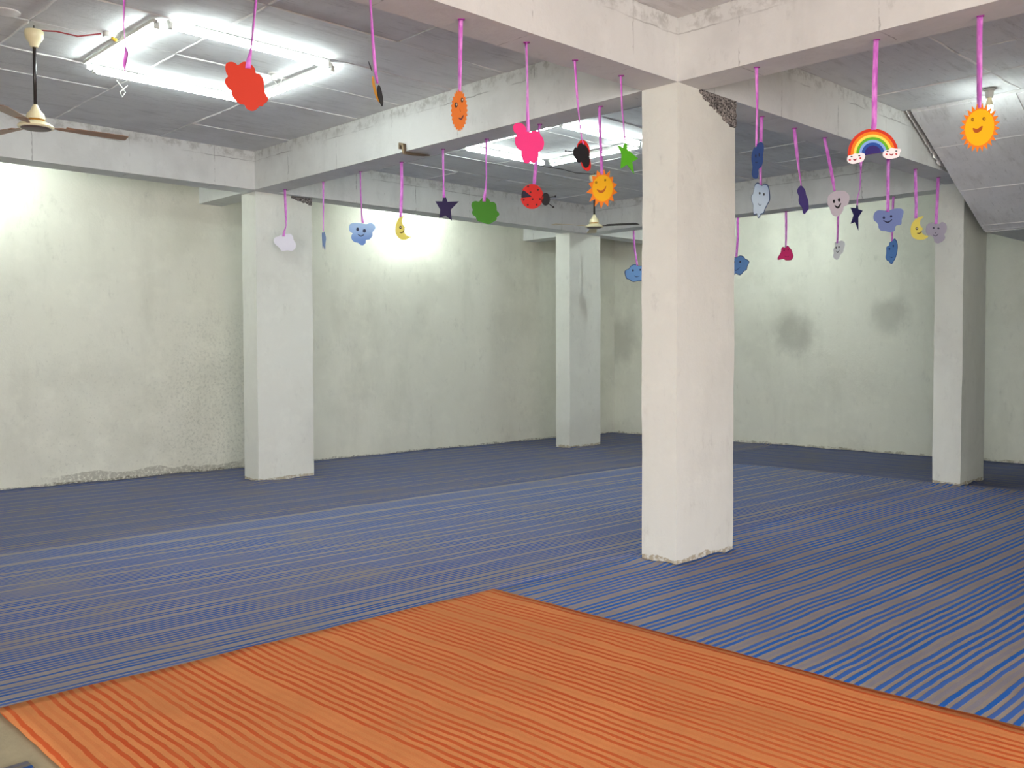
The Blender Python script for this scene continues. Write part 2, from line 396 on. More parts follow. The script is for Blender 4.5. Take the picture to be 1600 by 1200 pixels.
# broken plaster on the column heads
def rough_patch(parent, fn, n, amp, seed):
    """fn(u,v) -> (point on face, outward normal, mask) ; a lumpy skin of broken concrete"""
    bm = bmesh.new(); grid = {}
    for i in range(n+1):
        for j in range(n+1):
            p, nn, mk = fn(i/n, j/n)
            q = noise.noise(Vector((p.x*24+seed, p.y*24, p.z*24)))*.5 + noise.noise(Vector((p.x*60, p.y*60+seed, p.z*60)))*.5
            grid[i, j] = bm.verts.new(p + nn*((.006+amp*(q+.5))*mk - .008*(1-mk)))
    for i in range(n):
        for j in range(n): bm.faces.new((grid[i, j], grid[i+1, j], grid[i+1, j+1], grid[i, j+1]))
    bmesh.ops.recalc_face_normals(bm, faces=bm.faces[:])
    o = from_bm('broken_plaster', bm, M['rough'], parent); o['label'] = 'dark broken plaster'; return o
def face_y(x0, x1, y, z0, z1, ragged):
    def f(u, v):
        x = x0+(x1-x0)*u; z = z0+(z1-z0)*v
        m = 1.0 if (v > ragged(u)+.12*noise.noise(Vector((u*9, v*9, 1)))) else 0.0
        if u in (0,) or v == 0: m = 0.0
        return Vector((x, y, z)), Vector((0, -1, 0)), m
    return f
rough_patch(columns[0], face_y(.25, .712, 0, 3.13, S-.002, lambda u: .95-.95*u if u < .85 else .12), 30, .012, 1)
rough_patch(columns[1], face_y(.52, .796, 5.907, 3.24, S-.002, lambda u: .85-.6*u), 18, .010, 5)

# ------------------------------------------------------------------ carpets
def carpet_mat(name, axis, pitch, group, c_stripe, c_base, duty, warp=.012, fade=.5, wide=.42):
    g = G(name); P = g.pos(); X, Y, Z = g.xyz(P)
    co_ = Y if axis == 'y' else X
    nw = g.noise(P, .8, 3, .5); nf = g.noise(P, 7, 4, .6, (1, 1, 1)); nt = g.noise(P, 160, 3, .7); nd = g.noise(P, 1.3, 5, .65); nl = g.noise(P, 30, 3, .6, (.12, 1, 1) if axis == 'y' else (1, .12, 1))
    t = g.math('ADD', co_, g.math('MULTIPLY', g.math('SUBTRACT', nw, .5), warp*6))
    t = g.math('ADD', t, g.math('MULTIPLY', g.math('SUBTRACT', nf, .5), warp))
    f = g.math('FRACT', g.math('DIVIDE', t, pitch))
    tri = g.math('ABSOLUTE', g.math('SUBTRACT', f, .5))           # 0 in the stripe's middle
    hw = g.math('ADD', duty*.5, g.math('MULTIPLY', g.math('SUBTRACT', nl, .5), .16))
    st = g.ramp(g.math('SUBTRACT', hw, tri), -.05, .05)
    cell = g.math('FLOOR', g.math('DIVIDE', t, pitch))
    wn = g.n('ShaderNodeTexWhiteNoise', noise_dimensions='1D'); g.L(cell, wn.inputs['W'])
    w2 = g.n('ShaderNodeTexWhiteNoise', noise_dimensions='1D'); blk = g.math('FLOOR', g.math('DIVIDE', g.math('ADD', cell, .5), group)); g.L(blk, w2.inputs['W'])
    miss = g.math('FLOOR', g.math('MULTIPLY', w2.outputs['Value'], group*.999))         # one plain row in each block, at a varying place
    plainrow = g.math('LESS_THAN', g.math('ABSOLUTE', g.math('SUBTRACT', g.math('SUBTRACT', cell, g.math('MULTIPLY', blk, group)), miss)), .5)
    thin = g.math('MULTIPLY', plainrow, wide)
    st = g.math('MULTIPLY', st, g.math('SUBTRACT', 1, thin))
    st = g.math('MULTIPLY', st, g.math('ADD', .84, g.math('MULTIPLY', wn.outputs['Value'], .16)))
    worn = g.math('MULTIPLY', g.ramp(nd, .46, .70), fade)
    st = g.math('MULTIPLY', st, g.math('SUBTRACT', 1, worn))
    base = g.mix(g.ramp(nd, .35, .65), c_base, tuple(c*.86 for c in c_base[:3])+(1,))
    col = g.mix(st, base, c_stripe)
    col = g.mix(g.math('MULTIPLY', g.ramp(nt, .4, .7), .2), col, tuple(c*.55 for c in c_base[:3])+(1,))
    lint = g.math('MULTIPLY', g.ramp(g.noise(P, 55, 2, .5), .80, .84), .5)
    col = g.mix(lint, col, rgb(215, 205, 190))
    g.L(col, g.b.inputs['Base Color']); g.b.inputs['Roughness'].default_value = .95; g.b.inputs['Specular IOR Level'].default_value = .1
    h = g.math('ADD', g.math('MULTIPLY', st, .6), g.math('MULTIPLY', nt, .5)); g.bump(h, .5, .004)
    return g.m
BLUE, TAUPE = rgb(32, 94, 176), rgb(168, 158, 150)
M['blue_mid'] = carpet_mat('blue striped carpet fine', 'y', .037, 5, BLUE, rgb(168, 160, 154), .62, .008, .42, .85)
M['blue_back'] = carpet_mat('blue striped carpet worn', 'y', .037, 6, rgb(46, 84, 150), rgb(146, 138, 134), .60, .008, .5, .8)
M['blue_near'] = carpet_mat('blue striped carpet bold', 'y', .047, 5, rgb(16, 106, 204), TAUPE, .54, .012, .14, .8)
M['blue_end'] = carpet_mat('blue striped carpet crosswise', 'x', .045, 5, rgb(38, 78, 144), rgb(138, 132, 130), .60, .012, .4, .6)
M['orange'] = carpet_mat('orange striped carpet', 'x', .045, 6, rgb(212, 90, 46), rgb(234, 152, 94), .44, .018, .45, .8)
FOOT = [((a[0], a[1]), (b[0], b[1])) for a, b, _ in COLS]
HOLES = FOOT + [((2.9, -2.12), (XW, -1.96))]
def carpet(name, x0, x1, y0, y1, z, mat, step=.09, edge=.012, wave=.006, lift=None, th=.006):
    def lines(a, b, cuts):
        n = max(2, int((b-a)/step)); L_ = [a+(b-a)*k/n for k in range(n+1)]; cuts = [c for c in cuts if a+.03 < c < b-.03]
        return sorted([v for k, v in enumerate(L_) if k in (0, n) or all(abs(v-c) > .025 for c in cuts)] + cuts)
    gx = lines(x0, x1, [c for a, b in HOLES for c in (a[0]-.007, b[0]+.007)]); gy = lines(y0, y1, sorted({c for a, b in HOLES for c in (a[1]-.007, b[1]+.007)}))
    nx, ny = len(gx)-1, len(gy)-1; bm = bmesh.new(); gd = {}
    for i in range(nx+1):
        for j in range(ny+1):
            x, y = gx[i], gy[j]
            dx = dy = 0
            if i in (0, nx): dx = edge*noise.noise(Vector((y*1.7, x0, 0)))*2+edge*.5*noise.noise(Vector((y*9, x0, 3)))
            if j in (0, ny): dy = edge*noise.noise(Vector((x*1.7, y0, 5)))*2+edge*.5*noise.noise(Vector((x*9, y0, 8)))
            h = z+wave*(.5+.5*noise.noise(Vector((x*2.2, y*2.2, z*50))))+wave*.6*abs(noise.noise(Vector((x*6, y*6, z*90))))
            if lift: h += lift(x, y)
            gd[i, j] = bm.verts.new((x+dx, y+dy, h))
    inside = lambda x, y: any(a[0]-.009 < x < b[0]+.009 and a[1]-.009 < y < b[1]+.009 for a, b in HOLES)
    for i in range(nx):
        for j in range(ny):
            q = (gd[i, j], gd[i+1, j], gd[i+1, j+1], gd[i, j+1])
            if all(inside(v.co.x, v.co.y) for v in q): continue
            bm.faces.new(q)
    r = bmesh.ops.extrude_face_region(bm, geom=bm.faces[:])
    bmesh.ops.translate(bm, verts=[v for v in r['geom'] if isinstance(v, bmesh.types.BMVert)], vec=(0, 0, th))
    bmesh.ops.delete(bm, geom=[v for v in bm.verts if not v.link_faces], context='VERTS')
    bmesh.ops.recalc_face_normals(bm, faces=bm.faces[:])
    return from_bm(name, bm, mat, None, True)
def wall_lift(x, y):            # the carpet rides up a little where it meets the walls
    a = max(0, 1-(YW-y)/.22); b = max(0, 1-(XW-x)/.22)
    return .05*max(a, b)**2*(.45+.55*abs(noise.noise(Vector((x*1.3, y*1.3, 2)))))
def col_lift(x, y):             # and bulges round the column feet
    h = wall_lift(x, y)
    for a, b in FOOT:
        d = math.hypot(max(a[0]-x, 0, x-b[0]), max(a[1]-y, 0, y-b[1]))
        if d < .28: h += .028*(1-d/.28)**2*abs(noise.noise(Vector((x*3.1, y*3.1, 4.4))))*1.6
    return h
o = carpet('striped_carpet', XB+2, XW-.03, 3.762, YW-.03, .003, M['blue_back'], .1, .001, .005, col_lift); tag(o, 'worn blue striped carpet running along the long left wall', 'carpet', 'blue striped carpets')
o = carpet('striped_carpet', XB+2, 5.47, .406, 3.757, .003, M['blue_mid'], .08, .001, .005, col_lift); tag(o, 'blue and taupe striped carpet beyond the orange carpet, in mid floor', 'carpet', 'blue striped carpets')
o = carpet('striped_carpet', -1.38, 5.47, -6.0, .400, .004, M['blue_near'], .07, .0015, .006, col_lift); tag(o, 'bright blue boldly striped carpet at the lower right, round the nearest column', 'carpet', 'blue striped carpets')
o = carpet('striped_carpet', 5.476, XW-.03, -5.0, 3.757, .003, M['blue_end'], .1, .001, .006, col_lift); tag(o, 'dark blue carpet laid crosswise along the right wall behind the right column', 'carpet', 'blue striped carpets')
def or_lift(x, y):              # lies over the edges of its neighbours
    return .007 if (x > -1.5 or y > .25) else .007*max(0, min(1, max((x+1.75)/.25, y/.25)))
o = carpet('striped_carpet', -4.19, -1.355, -6.0, .418, .003, M['orange'], .07, .010, .008, or_lift, .004); tag(o, 'large orange carpet with red stripes in the foreground', 'carpet')
p0 = on_z(0, 1183, .006); p1 = on_z(48, 1202, .006)
o = carpet('striped_carpet', -7.0, p1.x+.02, -5.0, p1.y+.06, .003, M['blue_near'], .1, .02, .004); tag(o, 'corner of a blue striped carpet at the bottom left edge', 'carpet', 'blue striped carpets')

# ------------------------------------------------------------------ lamps
def emis(name, col, strength):
    g = G(name); e = g.n('ShaderNodeEmission'); e.inputs[0].default_value = (*col, 1); e.inputs[1].default_value = strength
    g.L(e.outputs[0], g.o.inputs[0]); return g.m
M['tube'] = emis('lit fluorescent tube', (.89, 1.0, .98), TUBE_POWER)
M['cfl'] = emis('lit compact lamp', (.90, 1.0, .97), BULB_POWER)
M['cfl_dim'] = emis('lit small compact lamp', (.90, 1.0, .97), BULB_POWER*.13)
M['cfl_mid'] = emis('lit medium compact lamp', (.90, 1.0, .97), BULB_POWER*.8)
M['batten'] = plain('white painted steel', rgb(205, 205, 200), .5)
M['cap'] = plain('grey lamp holder plastic', rgb(190, 190, 184), .5)
M['wire_red'] = plain('red wire', rgb(160, 70, 75), .5)
M['wire_dark'] = plain('dark wire', rgb(60, 58, 56), .5)
M['wire_white'] = plain('white wire', rgb(205, 205, 200), .5)
M['yellow'] = plain('yellow plastic', rgb(225, 185, 60), .4)
M['cream'] = plain('cream enamel', rgb(232, 222, 182), .3, .5)
M['brass'] = plain('brassy trim', rgb(190, 140, 60), .35, .5, .4)
M['rod'] = plain('black painted rod', rgb(42, 38, 38), .25, .6)
M['brown'] = plain('brown enamel blade', rgb(150, 108, 78), .4, .4)
M['bladecream'] = plain('cream enamel blade', rgb(205, 190, 150), .4, .4)
M['bladedark'] = plain('dark fan blade', rgb(70, 66, 60), .5, .3)  # darker colour for one blade of the far fan
M['darkpan'] = plain('dark motor underside', rgb(88, 66, 58), .4, .4)

def box_between(name, a, b, wid, hgt, mat, parent):
    """rectangular bar from a to b (horizontal)"""
    a, b = Vector(a), Vector(b); d = (b-a).normalized(); s = Vector((-d.y, d.x, 0))
    bm = bmesh.new(); vs_ = []
    for p in (a, b):
        vs_.append([bm.verts.new(p+s*wid*i*.5+Vector((0, 0, hgt*k*.5))) for i, k in ((-1, -1), (1, -1), (1, 1), (-1, 1))])
    for k in range(4): bm.faces.new((vs_[0][k], vs_[0][(k+1) % 4], vs_[1][(k+1) % 4], vs_[1][k]))
    bm.faces.new(vs_[0][::-1]); bm.faces.new(vs_[1]); bmesh.ops.recalc_face_normals(bm, faces=bm.faces[:])
    return from_bm(name, bm, mat, parent)
def tube_light(a, b, lab, group):
    a, b = Vector((*a, 0)), Vector((*b, 0)); mid = (a+b)/2; d = (b-a).normalized(); L_ = (b-a).length
    t = empty('tube_light', (mid.x, mid.y, CZ-.012)); t.rotation_euler = (0, 0, math.atan2(d.y, d.x))
    tag(t, lab, 'tube light', group); h = L_/2
    box_between('batten', (-h, .012, -.012), (h, .012, -.012), .034, .024, M['batten'], t)
    tube('tube', [(-h+.03, -.012, -.052), (h-.03, -.012, -.052)], .0135, M['tube'], t, 12)
    for s in (-1, 1):
        e = box_between('end_holder', (s*(h-.022), -.004, -.038), (s*h, -.004, -.038), .03, .044, M['cap'], t)
G1, G2 = 'tube lights in the square over the left bay', 'tube lights in the square over the far bay'
def square(x0, x1, y0, y1, g, labs):
    tube_light((x0, y0), (x1, y0), labs[0], g); tube_light((x0, y1), (x1, y1), labs[1], g)
    tube_light((x0-.06, y0+.05), (x0-.06, y1-.05), labs[2], g); tube_light((x1+.06, y0+.05), (x1+.06, y1-.05), labs[3], g)
square(-2.52, -1.24, 2.38, 3.76, G1, ['lit tube light on the near side of the left ceiling square, above the red cloud',
       'lit tube light on the far side of the left ceiling square, behind the red cloud',
       'lit tube light on the fan side of the left ceiling square', 'lit tube light on the beam side of the left square, right of the red cloud'])
square(1.44, 2.68, 2.44, 3.86, G2, ['lit tube light at the top of the far ceiling square, beside the nearest column',
       'lit tube light low in the far ceiling square, behind the pink cloud', 'lit tube light of the far ceiling square mostly hidden by the beam',
       'lit tube light of the far square behind the black ladybird'])

def cfl(x, y, lab, z0=CZ-.012, group=None, lamp='cfl'):
    t = empty('bulb', (x, y, z0)); tag(t, lab, 'light bulb', group)
    lathe('holder', [(0, 0), (.05, 0), (.05, -.006), (.036, -.012), (.032, -.06), (.030, -.068), (0, -.068)], M['cap'], t, 24)
    lathe('neck', [(0, -.069), (.018, -.069), (.020, -.085), (.028, -.125), (.030, -.14), (0, -.14)], M['cream'], t, 24)
    for k in range(3):
        a = PI*k/3; ca, sa = math.cos(a), math.sin(a); r = .021
        pts = [(r*ca, r*sa, -.139), (r*ca, r*sa, -.225)] + [(r*ca*math.cos(q), r*sa*math.cos(q), -.225-.018*math.sin(q)) for q in (PI*.25, PI*.5, PI*.75)] + [(-r*ca, -r*sa, -.225), (-r*ca, -r*sa, -.139)]
        tube('lamp_loop', pts, .0062, M[lamp], t, 8)
cfl(3.35, -.86, 'lit compact bulb on the ceiling behind the yellow sun at the right', lamp='cfl_dim')
cfl(3.22, 6.86, 'lit compact bulb behind the beam, above the glow near the yellow moon', group='bulbs in the wall aisles')
cfl(-2.72, 6.82, 'lit compact bulb behind the beam at the far left of the long wall', group='bulbs in the wall aisles')
cfl(6.45, 3.5, 'lit compact bulb in the aisle behind the far beam, above the right wall', group='bulbs in the wall aisles', lamp='cfl_mid')

# ------------------------------------------------------------------ ceiling fans
def fan(x, y, drop, lab, a0, mats, big):
    t = empty('ceiling_fan', (x, y, CZ)); tag(t, lab, 'fan')
    tube('hook', [(0, 0, .0), (.0, 0, -.02), (.012, 0, -.035), (.0, 0, -.05), (-.008, 0, -.04)], .004, M['rod'], t, 6)
    lathe('canopy', [(0, -.035), (.058, -.035), (.063, -.045), (.061, -.075), (.052, -.098), (.036, -.118), (.024, -.15), (0, -.15)], M['cream'], t, 32)
    zt = -drop+.115
    tube('rod', [(0, 0, -.045), (0, 0, zt)], .0115, M['rod'], t, 14)
    lathe('lower_canopy', [(0, zt+.012), (.014, zt+.012), (.022, zt-.004), (.034, zt-.03), (.055, zt-.052), (.06, zt-.07), (.063, zt-.09), (0, zt-.09)], M['cream'], t, 32)
    lathe('trim_ring', [(0, zt-.088), (.052, zt-.088), (.056, zt-.096), (.052, zt-.105), (0, zt-.105)], M['brass'], t, 32)
    m = lathe('motor', [(0, zt-.103), (.06, zt-.103), (.085, zt-.115), (.11, zt-.128), (.118, zt-.14), (.112, zt-.15), (.098, zt-.152), (0, zt-.152)], M['cream'], t, 40)
    lathe('bottom_cover', [(0, zt-.158), (.06, zt-.16), (.09, zt-.156), (.1, zt-.151), (0, zt-.150)], M['darkpan'], m, 40)
    zb = zt-.135
    for k in range(3):
        a = a0+k*2*PI/3; ca, sa = math.cos(a), math.sin(a)
        bl = bmesh.new(); R0, R1 = .19, .60; n = 12; rows = []
        for i in range(n+1):
            s = i/n; r = R0+(R1-R0)*s; hw = .045+.022*s if s < .93 else .055; tilt = -.10*(1-.5*s)
            rows.append([bl.verts.new((r*ca-u*sa, r*sa+u*ca, zb+u*tilt+dz-.012*s)) for u, dz in ((-hw, 0), (hw, 0), (hw, .003), (-hw, .003))])
        for A, B in zip(rows, rows[1:]):
            for q in range(4): bl.faces.new((A[q], A[(q+1) % 4], B[(q+1) % 4], B[q]))
        bl.faces.new(rows[0][::-1]); bl.faces.new(rows[-1]); bmesh.ops.recalc_face_normals(bl, faces=bl.faces[:])
        b = from_bm('blade', bl, mats[k], t)
        bi = bmesh.new(); rows = []
        for r, hw in ((.105, .012), (.13, .012), (.16, .028), (.245, .03), (.25, .02)):
            rows.append([bi.verts.new((r*ca-u*sa, r*sa+u*ca, zb-u*.10+dz)) for u, dz in ((-hw, -.005), (hw, -.005), (hw, -.001), (-hw, -.001))])
        for A, B in zip(rows, rows[1:]):
            for q in range(4): bi.faces.new((A[q], A[(q+1) % 4], B[(q+1) % 4], B[q]))
        bi.faces.new(rows[0][::-1]); bi.faces.new(rows[-1]); bmesh.ops.recalc_face_normals(bi, faces=bi.faces[:])
        from_bm('blade_iron', bi, mats[k], b)
# angle of the image's right-hand direction in plan, turned a little away from the camera
A_R = math.atan2(RT.y, RT.x)
fan(-3.13, 3.17, .672, 'cream ceiling fan with brown blades hanging at the upper left', A_R+.60, [M['brown']]*3, True)
fan(3.75, 4.0, .655, 'cream ceiling fan in the far bay behind the smiling orange sun', A_R-.55, [M['bladedark'], M['bladecream'], M['bladecream']], False)

# wiring and odd bits on the ceiling
def curve_pts(pl): return [Vector(p) for p in pl]
jb = on_z(170, 56, CZ-.02)
t = empty('junction_box', (jb.x, jb.y, CZ)); tag(t, 'small round white wiring box with a yellow connector beside the left tube lights', 'junction box')
lathe('box', [(0, 0), (.042, 0), (.042, -.02), (.036, -.03), (0, -.03)], M['batten'], t, 20)
tube('connector', [(.02, -.01, -.03), (.03, -.02, -.045), (.045, -.03, -.045)], .012, M['yellow'], t, 8)
tube('loose_wire', [(.03, -.02, -.03), (.05, -.03, -.05), (.06, -.05, -.035), (.055, -.06, -.02)], .003, M['wire_dark'], t, 6)
o = tube('wire', [(-3.12, 3.17, CZ-.03), (-3.0, 3.12, CZ-.022), (-2.86, 3.10, CZ-.028), (jb.x-.05, jb.y+.01, CZ-.014)], .0055, M['wire_red'], None, 6); tag(o, 'red wire from the left ceiling fan to the wiring box', 'wire')
d = on_z(10, 18, CZ)
o = lathe('ceiling_cover', [(0, .002), (.085, .002), (.085, -.006), (.07, -.010), (0, -.010)], M['ridge'], None, 32, (d.x, d.y, CZ-.002)); tag(o, 'round white cover plate on the ceiling at the top left edge', 'cover plate')
h = on_z(428, 116, CZ-.01)
t = empty('lamp_holder', (h.x, h.y, CZ)); tag(t, 'empty white lamp holder with a drooping wire inside the left tube square', 'lamp holder')
lathe('rose', [(0, 0), (.045, 0), (.045, -.012), (.025, -.02), (.022, -.06), (0, -.06)], M['batten'], t, 20)
tube('cable', [(0, 0, -.06), (.02, -.02, -.10), (.03, -.05, -.09), (.02, -.10, -.03)], .004, M['wire_white'], t, 6)
h = on_z(190, 132, CZ-.03)
o = tube('wire', [(h.x-.05, h.y-.02, CZ-.01), (h.x, h.y, CZ-.05), (h.x+.03, h.y, CZ-.09), (h.x+.01, h.y+.02, CZ-.13), (h.x-.01, h.y+.01, CZ-.09), (h.x+.05, h.y, CZ-.03)], .005, M['wire_white'], None, 6); tag(o, 'curled white wire end hanging from the ceiling below the left tube square', 'wire')
for (a, b, lab) in (((253, 36), (277, 35), 'short white wire bridging two tubes at the top of the left square'),):
    pa, pb = on_z(*a, CZ-.03), on_z(*b, CZ-.03)
    o = tube('wire', [(pa.x, pa.y, CZ-.02), ((pa.x+pb.x)/2, (pa.y+pb.y)/2, CZ-.05), (pb.x, pb.y, CZ-.02)], .004, M['wire_white'], None, 6); tag(o, lab, 'wire')
pa, pb = on_z(812, 264, CZ-.01), on_z(885, 268, CZ-.01)
o = tube('wire', [(2.62, 3.97, CZ-.014), (2.9, 4.1, CZ-.016), (3.2, 4.05, CZ-.02), (3.5, 4.1, CZ-.018), (3.74, 4.0, CZ-.02)], .0045, M['wire_dark'], None, 6); tag(o, 'thin dark wire from the far tube square to the far fan', 'wire')
# rope end caught under the beam
ra, rb = on_z(634, 240, S-.01), on_z(664, 247, S-.012)
M['rope'] = plain('old jute rope', rgb(150, 135, 110), .9)
M['rope2'] = plain('dark jute rope', rgb(95, 82, 66), .9)
t = empty('rope_end', (0.0, ra.y, S)); tag(t, 'old rope end caught under the beam above the yellow moon', 'rope')
pts = [(-.012, .03, .03), (-.018, .02, .075), (-.020, -.03, .06), (-.016, -.03, -.014), (.08, -.05, -.018), (.18, -.07, -.014), (.24, -.07, -.006)]
adopt_l = [tube('strand', pts, [.012, .016, .017, .016, .014, .012, .007], M['rope'], t, 8),
           tube('strand', [(p[0], p[1]-.022, p[2]-.004) for p in pts], [.009, .011, .012, .012, .011, .010, .006], M['rope2'], t, 8)]

# ------------------------------------------------------------------ hanging paper cut-outs
CM = {}
def paint(r, g, b, rough=.55, key=None):
    k = (r, g, b, rough)
    if k not in CM: CM[k] = plain('card %d %d %d' % (r, g, b), rgb(r, g, b), rough, .3)
    return CM[k]
def card_gradient(name, top, bot, diag=0.0):
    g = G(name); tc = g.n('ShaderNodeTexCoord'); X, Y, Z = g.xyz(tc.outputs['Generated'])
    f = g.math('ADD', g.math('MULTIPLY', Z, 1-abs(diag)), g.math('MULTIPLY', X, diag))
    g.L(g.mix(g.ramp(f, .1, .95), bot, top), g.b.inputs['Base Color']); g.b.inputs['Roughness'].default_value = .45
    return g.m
def ribbon_mat():
    g = G('pink satin ribbon'); P = g.pos(); n = g.noise(P, 60, 2, .5, (1, 1, .3))
    g.L(g.mix(g.ramp(n, .35, .65), rgb(214, 112, 214), rgb(246, 160, 244)), g.b.inputs['Base Color'])
    g.b.inputs['Roughness'].default_value = .32; g.b.inputs['Specular IOR Level'].default_value = .5
    t = g.n('ShaderNodeBsdfTranslucent'); t.inputs[0].default_value = rgb(246, 150, 244)
    mx = g.n('ShaderNodeMixShader'); mx.inputs[0].default_value = .25
    g.L(g.b.outputs[0], mx.inputs[1]); g.L(t.outputs[0], mx.inputs[2]); g.L(mx.outputs[0], g.o.inputs[0])
    return g.m
RIB = ribbon_mat(); TAPE = plain('magenta ribbon fold', rgb(150, 40, 140), .5)
INK = (22, 20, 24)
def smooth(pts, per=4):
    out = []; n = len(pts)
    for i in range(n):
        p0, p1, p2, p3 = pts[i-1], pts[i], pts[(i+1) % n], pts[(i+2) % n]
        for k in range(per):
            t = k/per
            out.append(tuple(.5*((2*p1[a])+(-p0[a]+p2[a])*t+(2*p0[a]-5*p1[a]+4*p2[a]-p3[a])*t*t+(-p0[a]+3*p1[a]-3*p2[a]+p3[a])*t**3) for a in (0, 1)))
    return out
def ell(cx, cy, rx, ry, rot=0.0, n=20):
    c, s = math.cos(rot), math.sin(rot)
    return [(cx+rx*math.cos(t)*c-ry*math.sin(t)*s, cy+rx*math.cos(t)*s+ry*math.sin(t)*c) for t in [2*PI*k/n for k in range(n)]]
def stroke(pts, wd, per=5):
    """open smile line of width wd, thinner at its ends"""
    P = []
    n = len(pts)
    for i in range(n-1):
        p0, p1, p2, p3 = pts[max(i-1, 0)], pts[i], pts[i+1], pts[min(i+2, n-1)]
        for k in range(per):
            t = k/per
            P.append(tuple(.5*((2*p1[a])+(-p0[a]+p2[a])*t+(2*p0[a]-5*p1[a]+4*p2[a]-p3[a])*t*t+(-p0[a]+3*p1[a]-3*p2[a]+p3[a])*t**3) for a in (0, 1)))
    P.append(pts[-1]); L_, R_ = [], []
    for i, p in enumerate(P):
        a, b = P[max(i-1, 0)], P[min(i+1, len(P)-1)]; dx, dy = b[0]-a[0], b[1]-a[1]; l = math.hypot(dx, dy) or 1
        h = wd*.5*(.35+.65*math.sin(PI*i/(len(P)-1)))
        L_.append((p[0]-dy/l*h, p[1]+dx/l*h)); R_.append((p[0]+dy/l*h, p[1]-dx/l*h))
    return L_ + R_[::-1]
def spikes(cx, cy, rx, ry, n, k0=1.05, k1=1.32, rot=0.0, a0=0.0):
    c, s = math.cos(rot), math.sin(rot); out = []
    for i in range(2*n):
        k = k1 if i % 2 == 0 else k0; t = a0+PI*i/n; x, y = rx*k*math.cos(t), ry*k*math.sin(t)
        out.append((cx+x*c-y*s, cy+x*s+y*c))
    return out

